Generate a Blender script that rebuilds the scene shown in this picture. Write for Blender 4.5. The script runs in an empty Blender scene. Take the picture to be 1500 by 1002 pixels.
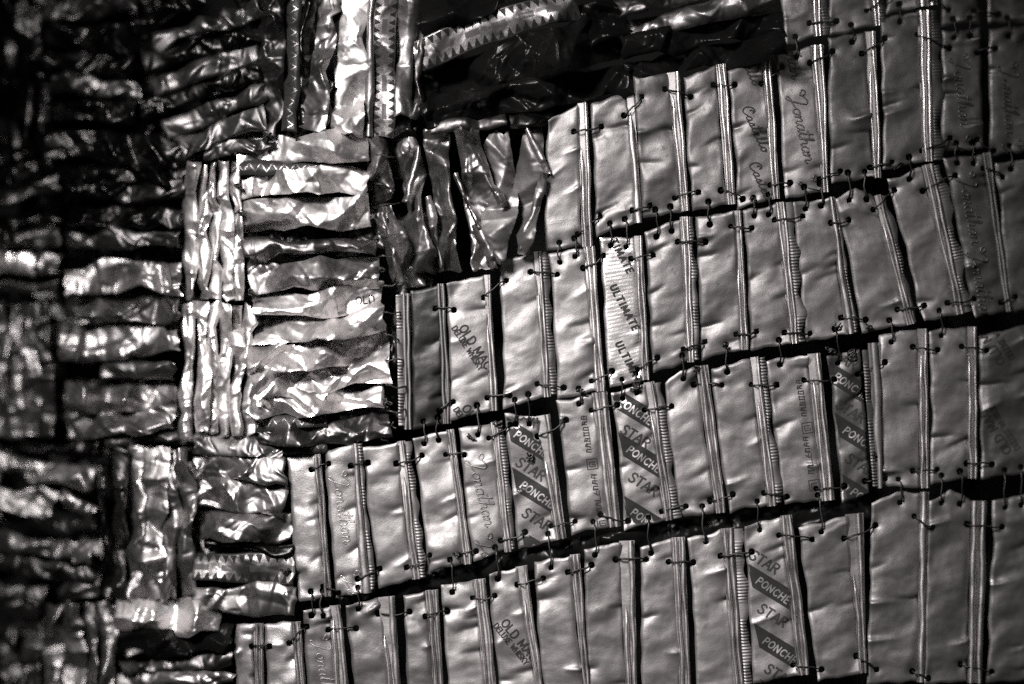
import bpy, math, random
import numpy as np

scn = bpy.context.scene
COL = scn.collection
random.seed(7)
RNG = np.random.default_rng(11)

# ---------------------------------------------------------------- camera, world, lamps, exposure
U = 1.0 / 3000.0            # one layout unit of the hanging is a third of a millimetre
CAM_D = 1.18                # camera to hanging
ZC = 1.55                   # height of the middle of the view above the floor

cam_d = bpy.data.cameras.new('camera')
cam = bpy.data.objects.new('camera', cam_d); COL.objects.link(cam)
cam.location = (0, -CAM_D, ZC); cam.rotation_euler = (math.pi / 2, 0, 0)
cam_d.sensor_width = 36.0
cam_d.lens = 36.0 * CAM_D / (1500 * U)
cam_d.clip_start = 0.05; cam_d.clip_end = 50
cam_d.dof.use_dof = True
cam_d.dof.focus_distance = CAM_D - 0.001
cam_d.dof.aperture_fstop = 0.85
scn.camera = cam

w = bpy.data.worlds.new('World'); scn.world = w; w.use_nodes = True
w.node_tree.nodes['Background'].inputs[0].default_value = (1, 0.97, 0.96, 1)
w.node_tree.nodes['Background'].inputs[1].default_value = 0.008


def aim(o, target):
    from mathutils import Vector
    d = Vector(target) - o.location
    o.rotation_euler = d.to_track_quat('-Z', 'Y').to_euler()


def panel(name, loc, target, power, size, spread=180):
    l = bpy.data.lights.new(name, 'AREA'); l.shape = 'DISK'; l.size = size; l.energy = power; l.color = (1.0, 0.965, 0.95)
    l.spread = math.radians(spread)
    o = bpy.data.objects.new(name, l); COL.objects.link(o); o.location = loc; aim(o, target)
    return o


panel('gallery_lamp', (-0.48, -0.95, ZC + 0.62), (0.02, 0, ZC - 0.08), 2.1, 0.32, 29)
panel('room_fill', (0.55, -1.9, ZC + 0.5), (0.1, 0, ZC - 0.05), 1.15, 0.8, 120)

scn.view_settings.view_transform = 'Standard'
scn.view_settings.look = 'None'
scn.view_settings.exposure = 0.0
scn.view_settings.gamma = 1.0
scn.cycles.use_denoising = False
scn.cycles.max_bounces = 4; scn.cycles.glossy_bounces = 2
scn.cycles.sample_clamp_indirect = 1.0
scn.cycles.blur_glossy = 1.0


# ---------------------------------------------------------------- materials
class NT:
    """small helper to write node graphs"""
    def __init__(s, name):
        s.m = bpy.data.materials.new(name); s.m.use_nodes = True
        s.t = s.m.node_tree; s.n = s.t.nodes; s.l = s.t.links
        s.b = s.n['Principled BSDF']
    def node(s, t, **kw):
        x = s.n.new(t)
        for k, v in kw.items(): setattr(x, k, v)
        return x
    def put(s, sock, v):
        if isinstance(v, (int, float)): sock.default_value = v
        elif isinstance(v, tuple): sock.default_value = v
        else: s.l.new(v, sock)
    def M(s, op, a, b=0.0, clamp=False):
        x = s.node('ShaderNodeMath', operation=op, use_clamp=clamp)
        s.put(x.inputs[0], a); s.put(x.inputs[1], b); return x.outputs[0]
    def uv(s):
        if not hasattr(s, '_uv'):
            a = s.node('ShaderNodeUVMap', uv_map='px'); x = s.node('ShaderNodeSeparateXYZ')
            s.l.new(a.outputs[0], x.inputs[0]); s._uv = (a.outputs[0], x.outputs[0], x.outputs[1])
        return s._uv
    def rnd(s):
        if not hasattr(s, '_r'): s._r = s.node('ShaderNodeObjectInfo').outputs['Random']
        return s._r
    def noise(s, period, detail=3.0, rough=0.55, dist=0.0, stretch=(1, 1)):
        mp = s.node('ShaderNodeMapping'); s.l.new(s.uv()[0], mp.inputs[0])
        mp.inputs['Scale'].default_value = (stretch[0] / period, stretch[1] / period, 1)
        c = s.node('ShaderNodeCombineXYZ'); s.put(c.inputs[0], s.M('MULTIPLY', s.rnd(), 37.0)); s.put(c.inputs[2], s.M('MULTIPLY', s.rnd(), 91.0))
        s.l.new(c.outputs[0], mp.inputs['Location'])
        x = s.node('ShaderNodeTexNoise'); x.inputs['Scale'].default_value = 1.0
        x.inputs['Detail'].default_value = detail; x.inputs['Roughness'].default_value = rough
        x.inputs['Distortion'].default_value = dist
        s.l.new(mp.outputs[0], x.inputs['Vector']); return x.outputs['Fac']
    def ramp(s, v, a, b, lo=0.0, hi=1.0):
        x = s.node('ShaderNodeMapRange'); s.put(x.inputs[0], v)
        x.inputs[1].default_value = a; x.inputs[2].default_value = b
        x.inputs[3].default_value = lo; x.inputs[4].default_value = hi; return x.outputs[0]
    def mix(s, f, a, b):
        return s.M('ADD', s.M('MULTIPLY', a, s.M('SUBTRACT', 1.0, f)), s.M('MULTIPLY', b, f))
    def grey(s, v):
        c = s.node('ShaderNodeCombineColor')
        s.put(c.inputs[0], v); s.put(c.inputs[1], s.M('MULTIPLY', v, 0.962)); s.put(c.inputs[2], s.M('MULTIPLY', v, 0.955))
        return c.outputs[0]
    def bump(s, hs, dist=1.0):
        prev = None
        for h, st in hs:
            x = s.node('ShaderNodeBump'); x.inputs['Distance'].default_value = dist * U; x.inputs['Strength'].default_value = st
            s.put(x.inputs['Height'], h)
            if prev is not None: s.l.new(prev, x.inputs['Normal'])
            prev = x.outputs[0]
        s.l.new(prev, s.b.inputs['Normal'])


def foil(name, base, rough, metal=1.0, spread=(0.8, 1.1), fine=0.35, dent=0.5, pattern=None, coat=0.0, spec=0.5):
    k = NT(name)
    v = k.M('MULTIPLY', base, k.ramp(k.rnd(), 0, 1, *spread))
    blot = k.noise(46, 4, 0.6)
    v = k.M('MULTIPLY', v, k.ramp(blot, 0.3, 0.7, 0.78, 1.1))
    grime = k.ramp(k.noise(17, 6, 0.72), 0.56, 0.74)
    v = k.M('MULTIPLY', v, k.ramp(grime, 0, 1, 1.0, 0.5))
    ro = k.M('ADD', rough, k.ramp(k.noise(30, 5, 0.65), 0.3, 0.7, -0.07, 0.09))
    ro = k.M('ADD', ro, k.M('MULTIPLY', grime, 0.12))
    met = metal
    if pattern:
        f, pv = pattern(k)
        v = k.mix(f, v, pv)
        met = k.M('MULTIPLY', metal, k.M('SUBTRACT', 1.0, k.M('MULTIPLY', f, 0.85)))
    k.put(k.b.inputs['Base Color'], k.grey(v)); k.put(k.b.inputs['Roughness'], ro); k.put(k.b.inputs['Metallic'], met)
    k.b.inputs['Coat Weight'].default_value = coat; k.b.inputs['Specular IOR Level'].default_value = spec
    k.bump([(k.noise(13, 3, 0.6), dent), (k.noise(2.6, 3, 0.7), fine)])
    return k.m


def pat_lines(k):           # fine printed lines across the label, uneven in weight
    _, a, b = k.uv()
    b2 = k.M('ADD', b, k.M('MULTIPLY', a, 0.06))
    wv = k.M('SINE', k.M('MULTIPLY', b2, 2 * math.pi / 5.6))
    nz = k.noise(9, 2, 0.5, stretch=(0.05, 1))
    f = k.M('MULTIPLY', k.ramp(k.M('ADD', wv, k.ramp(nz, 0.3, 0.7, -0.7, 0.7)), -0.1, 0.5), 0.62, True)
    inside = k.M('MULTIPLY', k.M('GREATER_THAN', a, 4.5), k.M('LESS_THAN', a, 300.0))
    return k.M('MULTIPLY', f, inside), 0.05


def pat_teeth(k):           # two ranks of dark slanted teeth with small blocks between (width normalised to 40)
    _, a, b = k.uv()
    d = k.M('ABSOLUTE', k.M('SUBTRACT', a, 20.0))
    fr = k.M('FRACT', k.M('DIVIDE', k.M('ADD', b, k.M('MULTIPLY', d, 0.55)), 12.5))
    duty = k.ramp(d, 7.5, 17.5, 0.12, 0.78)
    t = k.M('MULTIPLY', k.M('LESS_THAN', fr, duty), k.M('MULTIPLY', k.M('GREATER_THAN', d, 7.5), k.M('LESS_THAN', d, 17.5)))
    blk = k.M('MULTIPLY', k.M('LESS_THAN', d, 4.2), k.M('LESS_THAN', k.M('FRACT', k.M('DIVIDE', b, 41.0)), 0.55))
    f = k.M('MAXIMUM', t, k.M('MULTIPLY', blk, 0.75))
    f = k.M('MAXIMUM', f, k.M('GREATER_THAN', d, 18.6))
    return f, 0.012


def pat_zig(k):             # thin pale zigzag line on a dark label
    _, a, b = k.uv()
    tri = k.M('MULTIPLY', k.M('ABSOLUTE', k.M('SUBTRACT', k.M('FRACT', k.M('DIVIDE', b, 17.0)), 0.5)), 44.0)
    d = k.M('ABSOLUTE', k.M('SUBTRACT', k.M('SUBTRACT', a, 9.0), tri))
    line = k.M('LESS_THAN', d, 2.4)
    return k.M('SUBTRACT', 1.0, line), 0.02


MAT = {
    'foil': foil('aluminium_foil', 0.148, 0.53, metal=0.85, spread=(0.68, 1.25), dent=0.14, fine=0.28),
    'bright': foil('bright_foil', 0.97, 0.42, spread=(0.95, 1.02), dent=0.2, fine=0.1),
    'mid': foil('worn_foil', 0.27, 0.44, spread=(0.75, 1.1), dent=.15, fine=.1),
    'grey': foil('grey_foil', 0.02, 0.48, metal=0.8, spread=(0.9, 1.1), dent=.25, fine=.2),
    'dusk': foil('dimmed_foil', 0.11, 0.47, metal=0.85, spread=(0.85, 1.1), dent=.25, fine=.2),  # darker foil tone, with the right edge's light falloff put into the colour
    'pale': foil('pale_foil', 0.23, 0.46, metal=0.85, spread=(0.95, 1.1), dent=.3, fine=.3),
    'fold': foil('rubbed_fold_highlight', 0.6, 0.38, spread=(0.8, 1.1), dent=.15, fine=.1),  # rubbed bare metal, base raised to paint in bright fold highlights
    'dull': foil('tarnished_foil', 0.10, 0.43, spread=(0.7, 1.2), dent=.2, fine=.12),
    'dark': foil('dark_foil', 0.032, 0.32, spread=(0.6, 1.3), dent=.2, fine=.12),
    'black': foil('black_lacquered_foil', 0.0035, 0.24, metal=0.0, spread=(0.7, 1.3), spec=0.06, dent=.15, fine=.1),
    'lines': foil('line_printed_foil', 0.42, 0.42, spread=(1, 1), dent=0.2, pattern=pat_lines),
    'teeth': foil('tooth_printed_foil', 0.2, 0.46, spread=(0.85, 1.05), pattern=pat_teeth, spec=0.08),
    'zig': foil('zigzag_printed_foil', 0.14, 0.36, spread=(0.9, 1.05), pattern=pat_zig, spec=0.08),
    'ink': foil('black_ink', 0.018, 0.5, metal=0.0, spec=0.06, spread=(0.9, 1.1), dent=0.1),
    'greyink': foil('grey_ink', 0.022, 0.5, metal=0.0, spec=0.06, spread=(0.9, 1.1), dent=0.1),
    'bandink': foil('dark_band_ink', 0.014, 0.46, metal=0.0, spec=0.06, spread=(0.95, 1.1), dent=0.2, fine=0.3),
    'paleink': foil('pale_band_ink', 0.2, 0.45, metal=0.7, spread=(0.95, 1.05), dent=0.1),
    'wire': foil('dark_copper_wire', 0.025, 0.45, metal=0.9, spread=(0.6, 1.6), dent=0.1),
}


def wall_material():
    k = NT('dark_wall_paint')
    t = k.node('ShaderNodeTexCoord'); x = k.node('ShaderNodeTexNoise'); x.inputs['Scale'].default_value = 60
    k.l.new(t.outputs['Object'], x.inputs['Vector'])
    k.put(k.b.inputs['Base Color'], k.grey(k.ramp(x.outputs['Fac'], 0.3, 0.7, 0.004, 0.007)))
    k.b.inputs['Roughness'].default_value = 1.0; k.b.inputs['Specular IOR Level'].default_value = 0.1
    bp = k.node('ShaderNodeBump'); bp.inputs['Strength'].default_value = 0.2; bp.inputs['Distance'].default_value = 0.001
    k.l.new(x.outputs['Fac'], bp.inputs['Height']); k.l.new(bp.outputs[0], k.b.inputs['Normal'])
    return k.m


# ---------------------------------------------------------------- maths helpers
_perm = RNG.permutation(512)
_ga = RNG.uniform(0, 2 * math.pi, 512)
_GX, _GY = np.cos(_ga), np.sin(_ga)


def perlin(x, y, seed=0):
    x = np.asarray(x, float) + seed * 17.31; y = np.asarray(y, float) + seed * 5.77
    xi = np.floor(x).astype(int); yi = np.floor(y).astype(int); xf = x - xi; yf = y - yi
    u = xf ** 3 * (xf * (xf * 6 - 15) + 10); v = yf ** 3 * (yf * (yf * 6 - 15) + 10)
    def g(i, j, dx, dy):
        h = _perm[(_perm[(i + seed * 3) & 511] + j) & 511]
        return _GX[h] * dx + _GY[h] * dy
    a = g(xi, yi, xf, yf); b = g(xi + 1, yi, xf - 1, yf); c = g(xi, yi + 1, xf, yf - 1); d = g(xi + 1, yi + 1, xf - 1, yf - 1)
    return (a * (1 - u) + b * u) * (1 - v) + (c * (1 - u) + d * u) * v


def sstep(a, b, x):
    t = np.clip((x - a) / (b - a), 0, 1); return t * t * (3 - 2 * t)


def sheet_depth(px, py):
    """the hanging bellies forward in the middle and falls back towards its sides (metres)"""
    l = np.clip((460 - px) / 460, 0, 2); r = np.clip((px - 1130) / 370, 0, 2)
    t = np.clip((250 - py) / 250, 0, 2)
    return 0.045 * l ** 1.25 + 0.013 * r ** 1.6 + 0.006 * t ** 1.6


def P(px, py, h):
    """layout position on the hanging + height above it -> point in the room (relative to the hanging's base)"""
    px = np.asarray(px, float); py = np.asarray(py, float)
    d = sheet_depth(px, py); k = 1 + d / CAM_D
    return np.stack([(px - 750) * U * k, d - np.asarray(h) * U, (501 - py) * U * k + (ZC - BASE_Z)], -1)


BASE_Z = ZC - 560 * U
SEED = [0]


def nseed():
    SEED[0] += 1; return SEED[0]


tap = bpy.data.objects.new('metal_hanging', None); COL.objects.link(tap)
tap.location = (0, 0, BASE_Z); tap.empty_display_size = 0.05
tap['label'] = 'dark wall hanging of flattened foil strips stitched together with wire'
tap['category'] = 'wall hanging'
MESHES = {}


def link(name, co, faces, uv, mat, parent, label=None, smooth=True):
    """co: (n,3) in hanging space. One mesh object whose origin is the middle of the piece."""
    c = co.mean(0)
    me = bpy.data.meshes.new(name)
    n = len(co); f = np.asarray(faces, np.int32); nf, k = f.shape
    me.vertices.add(n); me.vertices.foreach_set('co', (co - c).astype(np.float32).ravel())
    me.loops.add(nf * k); me.loops.foreach_set('vertex_index', f.ravel())
    me.polygons.add(nf); me.polygons.foreach_set('loop_start', np.arange(0, nf * k, k, dtype=np.int32))
    me.update(calc_edges=True)
    me.polygons.foreach_set('use_smooth', np.full(nf, smooth))
    ul = me.uv_layers.new(name='px'); ul.data.foreach_set('uv', np.asarray(uv, np.float32)[f.ravel()].ravel())
    me.materials.append(mat); me.validate(); me.update()
    o = bpy.data.objects.new(name, me); COL.objects.link(o)
    o.parent = parent
    off = np.array(parent['_c']) if '_c' in parent else np.zeros(3)
    o.location = tuple(c - off)
    o['_c'] = [float(q) for q in c]
    if label: o['label'] = label
    return o


def grid_faces(nu, nv):
    i, j = np.meshgrid(np.arange(nu - 1), np.arange(nv - 1), indexing='ij')
    a = (i * nv + j).ravel()
    return np.stack([a, a + 1, a + nv + 1, a + nv], -1)


# ---------------------------------------------------------------- flat strips
class Flat:
    """a flattened bottle-neck wrapper: corners TL TR BR BL in layout units, puckered, with punched holes"""
    def __init__(s, c, tone='foil', tilt=(0, 0), lift=0.0, rough=1.0, peak=0.0, peak_b=0.0):
        s.c = np.array(c, float).reshape(4, 2); s.tone = tone; s.seed = nseed()
        s.W = (np.hypot(*(s.c[1] - s.c[0])) + np.hypot(*(s.c[2] - s.c[3]))) / 2
        s.L = (np.hypot(*(s.c[3] - s.c[0])) + np.hypot(*(s.c[2] - s.c[1]))) / 2
        s.tilt = tilt; s.lift = lift; s.rough = rough; s.peak = peak; s.peak_b = peak_b; s.holes = []
        r = random.Random(s.seed * 7 + 1)
        s.creases = []
        for _ in range(r.choice([3, 4, 4, 5])):
            s.creases.append((r.uniform(0.06, 0.94), r.uniform(-0.35, 0.12), r.choice([0.0, 1.0, 1.0]), r.uniform(0.4, 0.9), r.uniform(2.5, 7.0), r.uniform(5, 11), r.choice([-1, -1, -1, 1])))
        s.bow = r.uniform(-2.5, 2.5)
        s.curls = [(cu, cv, r.uniform(-7, 9)) for cu in (0, 1) for cv in (0, 1) if r.random() < 0.6]
    def xy(s, u, v):
        u = np.asarray(u, float); v = np.asarray(v, float)
        c = s.c
        p = (c[0] * ((1 - u) * (1 - v))[..., None] + c[1] * (u * (1 - v))[..., None] + c[2] * (u * v)[..., None] + c[3] * ((1 - u) * v)[..., None])
        e = perlin(v * s.L / 42, u * 0.8, s.seed) * 4.0 * (np.abs(2 * u - 1) ** 3) + s.bow * np.sin(math.pi * v)
        e2 = perlin(u * s.W / 22, v * 1.3, s.seed + 5) * 4.5 * (np.abs(2 * v - 1) ** 6)
        pk = -s.peak * (1 - np.abs(2 * u - 1)) * (1 - v) ** 6 + s.peak_b * (1 - np.abs(2 * u - 1)) * v ** 6
        p = p + np.stack([e, e2 + pk], -1)
        return p
    def h(s, u, v):
        a = u * s.W; b = v * s.L; sd = s.seed
        env = np.minimum(1, 5.0 * np.minimum(u, 1 - u) + 0.25)
        warp = perlin(a / 60, b / 60, sd + 9) * 14
        z = perlin(a / 95, (b + 0.28 * a + warp) / 44, sd) * 3.8 * env * s.rough
        z = z + perlin(a / 38, (b + warp) / 26, sd + 3) * 1.5 * env * s.rough
        z = z + perlin(a / 11, b / 10, sd + 4) * 0.35
        for v0, sl, u0, uw, A, wd, sg in s.creases:
            d = b - (v0 * s.L + sl * (a - s.W * 0.5)) + perlin(a / 20, b / 40, sd + 6) * 3
            m = sstep(uw, 0, np.abs(u - u0))
            z = z + sg * s.rough * A * m * np.where(d > 0, np.exp(-d / wd), np.exp(d / (wd * 0.35)))
        z = z + 1.3 * (1 - (2 * u - 1) ** 4) * (1 - (2 * v - 1) ** 8)
        z = z + perlin(a / 19, (b + warp) / 11, sd + 7) * 0.4 * s.rough
        edge = np.minimum(np.minimum(u * s.W, (1 - u) * s.W), np.minimum(v * s.L, (1 - v) * s.L))
        z = z - 2.4 * np.clip(1 - edge / 3.0, 0, 1) ** 2
        for cu, cv, ca in s.curls:
            z = z + ca * np.clip(1 - (np.abs(u - cu) * s.W + np.abs(v - cv) * s.L) / 26.0, 0, 1) ** 1.3
        for hx, hy, hr in s.holes:
            p = s.xy(u, v); d = np.hypot(p[..., 0] - hx, p[..., 1] - hy)
            z = z - 2.2 * np.exp(-(d / (hr * 1.7)) ** 2)
        return z + s.lift + s.tilt[0] * (u - 0.5) + s.tilt[1] * (v - 0.5)
    def inv(s, px, py):
        """layout position -> (u, v) on this strip"""
        px = np.asarray(px, float); py = np.asarray(py, float)
        u = np.full(px.shape, 0.5); v = np.full(px.shape, 0.5)
        ex = (s.c[1] - s.c[0] + s.c[2] - s.c[3]) / 2; ey = (s.c[3] - s.c[0] + s.c[2] - s.c[1]) / 2
        det = ex[0] * ey[1] - ex[1] * ey[0]
        for _ in range(8):
            p = s.xy(u, v); dx = px - p[..., 0]; dy = py - p[..., 1]
            u = np.clip(u + (dx * ey[1] - dy * ey[0]) / det, -0.6, 1.6); v = np.clip(v + (dy * ex[0] - dx * ex[1]) / det, -0.6, 1.6)
        return u, v
    def build(s, label=None):
        nu = max(6, int(s.W / 2.4)) + 1; nv = max(6, int(s.L / 2.6)) + 1
        u, v = np.meshgrid(np.linspace(0, 1, nu), np.linspace(0, 1, nv), indexing='ij')
        u = u.ravel(); v = v.ravel()
        p = s.xy(u, v); z = s.h(u, v)
        kill = np.zeros(len(u), bool)
        for hx, hy, hr in s.holes:
            d = np.hypot(p[:, 0] - hx, p[:, 1] - hy)
            kill |= d < hr * 0.55
            ring = (d >= hr * 0.55) & (d < hr * 1.35)
            q = p[ring] - (hx, hy); p[ring] = (hx, hy) + q / np.maximum(np.hypot(q[:, 0], q[:, 1]), 1e-6)[:, None] * hr * np.maximum(1, d[ring] / hr * 0.98)[:, None]
        f = grid_faces(nu, nv); f = f[~kill[f].any(1)]
        used = np.unique(f); remap = np.full(len(u), -1); remap[used] = np.arange(len(used)); f = remap[f]
        co = P(p[used, 0], p[used, 1], z[used])
        s.ob = link('foil_strip', co, f, np.stack([u * s.W, v * s.L], -1)[used], MAT[s.tone], tap, label)
        return s.ob
    def hat(s, px, py):
        u, v = s.inv(px, py); return s.h(np.clip(u, 0, 1), np.clip(v, 0, 1)), u, v


def smooth_line(pts, step=1.2, curve=True):
    p = np.array(pts, float)
    if len(p) > 2 and curve:
        q = np.vstack([2 * p[0] - p[1], p, 2 * p[-1] - p[-2]]); out = []
        for i in range(1, len(q) - 2):
            n = max(2, int(np.hypot(*(q[i + 1] - q[i])) / step))
            t = np.linspace(0, 1, n, endpoint=False)[:, None]
            out.append(0.5 * (2 * q[i] + (q[i + 1] - q[i - 1]) * t + (2 * q[i - 1] - 5 * q[i] + 4 * q[i + 1] - q[i + 2]) * t ** 2 + (3 * q[i] - q[i - 1] - 3 * q[i + 1] + q[i + 2]) * t ** 3))
        out.append(p[-1:]); return np.vstack(out)
    out = []
    for a, b in zip(p[:-1], p[1:]):
        n = max(1, int(np.hypot(*(b - a)) / step)); t = np.linspace(0, 1, n, endpoint=False)[:, None]; out.append(a + (b - a) * t)
    out.append(p[-1:]); return np.vstack(out)


# ---------------------------------------------------------------- lettering (own stroke alphabets)
def ell(cx, cy, rx, ry, a0, a1, n=14):
    t = np.radians(np.linspace(a0, a1, n)); return [(cx + rx * math.cos(q), cy + ry * math.sin(q)) for q in t]


CAPS = {
    'O': (0.8, [ell(.4, .5, .36, .48, 90, 450, 20)]),
    'L': (0.62, [[(.08, 1), (.08, 0), (.55, 0)]]),
    'D': (0.78, [[(.08, 0), (.08, 1), (.35, 1)] + ell(.35, .5, .36, .5, 80, -80, 9) + [(.35, 0), (.08, 0)]]),
    'M': (0.95, [[(.06, 0), (.1, 1), (.45, .15), (.8, 1), (.86, 0)]]),
    'A': (0.78, [[(.02, 0), (.38, 1), (.74, 0)], [(.17, .35), (.6, .35)]]),
    'C': (0.75, [ell(.42, .5, .36, .48, 45, 315, 14)]),
    'E': (0.62, [[(.55, 1), (.08, 1), (.08, 0), (.55, 0)], [(.08, .52), (.45, .52)]]),
    'U': (0.75, [[(.08, 1), (.08, .4)] + ell(.37, .32, .29, .32, 190, 350, 8) + [(.66, .4), (.66, 1)]]),
    'X': (0.72, [[(.04, 0), (.66, 1)], [(.04, 1), (.66, 0)]]),
    'W': (1.0, [[(.03, 1), (.24, 0), (.48, .8), (.72, 0), (.95, 1)]]),
    'H': (0.76, [[(.08, 0), (.08, 1)], [(.66, 0), (.66, 1)], [(.08, .5), (.66, .5)]]),
    'I': (0.3, [[(.14, 0), (.14, 1)]]),
    'S': (0.68, [[(.6, .84), (.42, 1), (.18, .98), (.07, .78), (.18, .6), (.48, .45), (.6, .25), (.48, .04), (.22, 0), (.04, .16)]]),
    'K': (0.72, [[(.08, 0), (.08, 1)], [(.62, 1), (.08, .42)], [(.26, .6), (.66, 0)]]),
    'Y': (0.7, [[(.02, 1), (.33, .5), (.64, 1)], [(.33, .5), (.33, 0)]]),
    'T': (0.68, [[(.02, 1), (.64, 1)], [(.33, 1), (.33, 0)]]),
    'R': (0.74, [[(.08, 0), (.08, 1), (.4, 1)] + ell(.4, .76, .22, .24, 80, -80, 8) + [(.4, .52), (.08, .52)], [(.34, .52), (.66, 0)]]),
    'P': (0.68, [[(.08, 0), (.08, 1), (.38, 1)] + ell(.38, .74, .24, .26, 80, -80, 8) + [(.38, .48), (.08, .48)]]),
    'N': (0.8, [[(.08, 0), (.08, 1), (.68, 0), (.68, 1)]]),
    ' ': (0.4, []),
}
SCRIPT = {
    'J': (0.78, [[(-.32, .78), (-.5, .9), (-.42, 1.08), (-.2, 1.02), (-.1, .8), (-.2, .66), (-.02, .9), (.28, 1.12), (.52, 1.0), (.5, .75), (.36, .3), (.2, -.12), (.02, -.3), (-.1, -.18), (.1, .0), (.5, .12), (.74, .2)]]),
    'C': (0.8, [[(.42, .62), (.4, .78), (.58, .88), (.72, .72), (.6, .96), (.34, 1.0), (.1, .72), (.06, .34), (.24, .02), (.5, .02), (.78, .22)]]),
    'o': (0.52, [[(.4, .44), (.18, .42), (.04, .2), (.18, .0), (.38, .08), (.44, .3), (.32, .44), (.36, .34), (.54, .34)]]),
    'n': (0.6, [[(-.04, .3), (.08, .44), (.1, .2), (.06, .0), (.14, .28), (.32, .45), (.42, .34), (.4, .08), (.48, .0), (.62, .12)]]),
    'a': (0.58, [[(.42, .4), (.22, .45), (.04, .22), (.14, .0), (.34, .1), (.44, .42), (.4, .12), (.46, .0), (.6, .1)]]),
    't': (0.42, [[(.0, .1), (.12, .4), (.2, .96), (.12, .4), (.1, .08), (.2, .0), (.44, .12)], [(-.04, .66), (.4, .7)]]),
    'h': (0.58, [[(.0, .1), (.2, .7), (.2, 1.0), (.1, .85), (.06, .4), (.04, .0), (.12, .28), (.3, .45), (.4, .34), (.38, .08), (.46, .0), (.6, .1)]]),
    's': (0.44, [[(-.02, .06), (.14, .3), (.22, .46), (.3, .24), (.24, .02), (.06, .04), (.24, .0), (.46, .1)]]),
    'e': (0.46, [[(.0, .12), (.26, .26), (.28, .42), (.14, .44), (.05, .2), (.16, .0), (.32, .02), (.48, .14)]]),
    'l': (0.38, [[(.0, .12), (.2, .6), (.24, .96), (.14, .98), (.08, .5), (.1, .08), (.2, .0), (.4, .12)]]),
    ' ': (0.3, []),
}


def word_strokes(text, font, size, origin, ang, shear=0.0, track=0.0, squeeze=1.0, step=1.0, curve=False):
    """strokes of a word in layout units; origin = start of the baseline, ang = degrees clockwise from rightwards"""
    c, s = math.cos(math.radians(ang)), math.sin(math.radians(ang)); out = []; x = 0.0
    for ch in text:
        adv, st = font[ch]
        for line in st:
            q = smooth_line([((x + (px + shear * py) * squeeze) * size, py * size) for px, py in line], step, curve)
            out.append(np.stack([origin[0] + q[:, 0] * c + q[:, 1] * s, origin[1] + q[:, 0] * s - q[:, 1] * c], -1))
        x += (adv + track) * squeeze
    return out


def ribbon(strip, strokes, width, mat, name='lettering', emboss=0.0, lift=0.45, label=None, clip=True):
    co = []; fc = []; uv = []; n0 = 0
    prof = [-1, 1] if not emboss else [-1, -0.55, 0, 0.55, 1]
    for st in strokes:
        if clip:
            hh, u, v = strip.hat(st[:, 0], st[:, 1])
            ok = (u > 0.01) & (u < 0.995) & (v > 0.008) & (v < 0.992)
            for hx, hy, hr in strip.holes: ok &= np.hypot(st[:, 0] - hx, st[:, 1] - hy) > hr * 1.15
            runs = np.split(np.arange(len(st)), np.where(np.diff(ok.astype(int)) != 0)[0] + 1)
            runs = [r for r in runs if len(r) > 1 and ok[r[0]]]
        else: runs = [np.arange(len(st))]
        for r in runs:
            p = st[r]; t = np.gradient(p, axis=0); t /= np.maximum(np.hypot(t[:, 0], t[:, 1]), 1e-6)[:, None]
            nn = np.stack([-t[:, 1], t[:, 0]], -1)
            p = p.copy(); p[0] -= t[0] * width * 0.35; p[-1] += t[-1] * width * 0.35
            rows = []
            for k in prof:
                q = p + nn * k * width / 2; hz, _, _ = strip.hat(q[:, 0], q[:, 1])
                rows.append(P(q[:, 0], q[:, 1], hz + lift + emboss * (1 - k * k)))
            n = len(p); m = len(prof); co.append(np.concatenate(rows)); fc.append(grid_faces(m, n)[:, ::-1] + n0); n0 += n * m
            uv.append(np.concatenate([p] * m))
    if not co: return None
    return link(name, np.concatenate(co), np.concatenate(fc), np.concatenate(uv), MAT[mat], strip.ob, label)


def band(strip, quad, mat='bandink', lift=0.3):
    """a printed block that follows the strip's surface; quad TL TR BR BL"""
    c = np.array(quad, float)
    u, v = np.meshgrid(np.linspace(0, 1, 26), np.linspace(0, 1, 22), indexing='ij'); u = u.ravel(); v = v.ravel()
    p = c[0] * ((1 - u) * (1 - v))[:, None] + c[1] * (u * (1 - v))[:, None] + c[2] * (u * v)[:, None] + c[3] * ((1 - u) * v)[:, None]
    hh, su, sv = strip.hat(p[:, 0], p[:, 1])
    f = grid_faces(26, 22); ok = (su > 0.0) & (su < 1.0) & (sv > 0.004) & (sv < 0.996)
    for hx, hy, hr in strip.holes: ok &= np.hypot(p[:, 0] - hx, p[:, 1] - hy) > hr
    f = f[ok[f].all(1)]
    if not len(f): return None
    used = np.unique(f); rm = np.full(len(u), -1); rm[used] = np.arange(len(used))
    return link('printed_band', P(p[used, 0], p[used, 1], hh[used] + lift), rm[f], p[used], MAT[mat], strip.ob)


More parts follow.
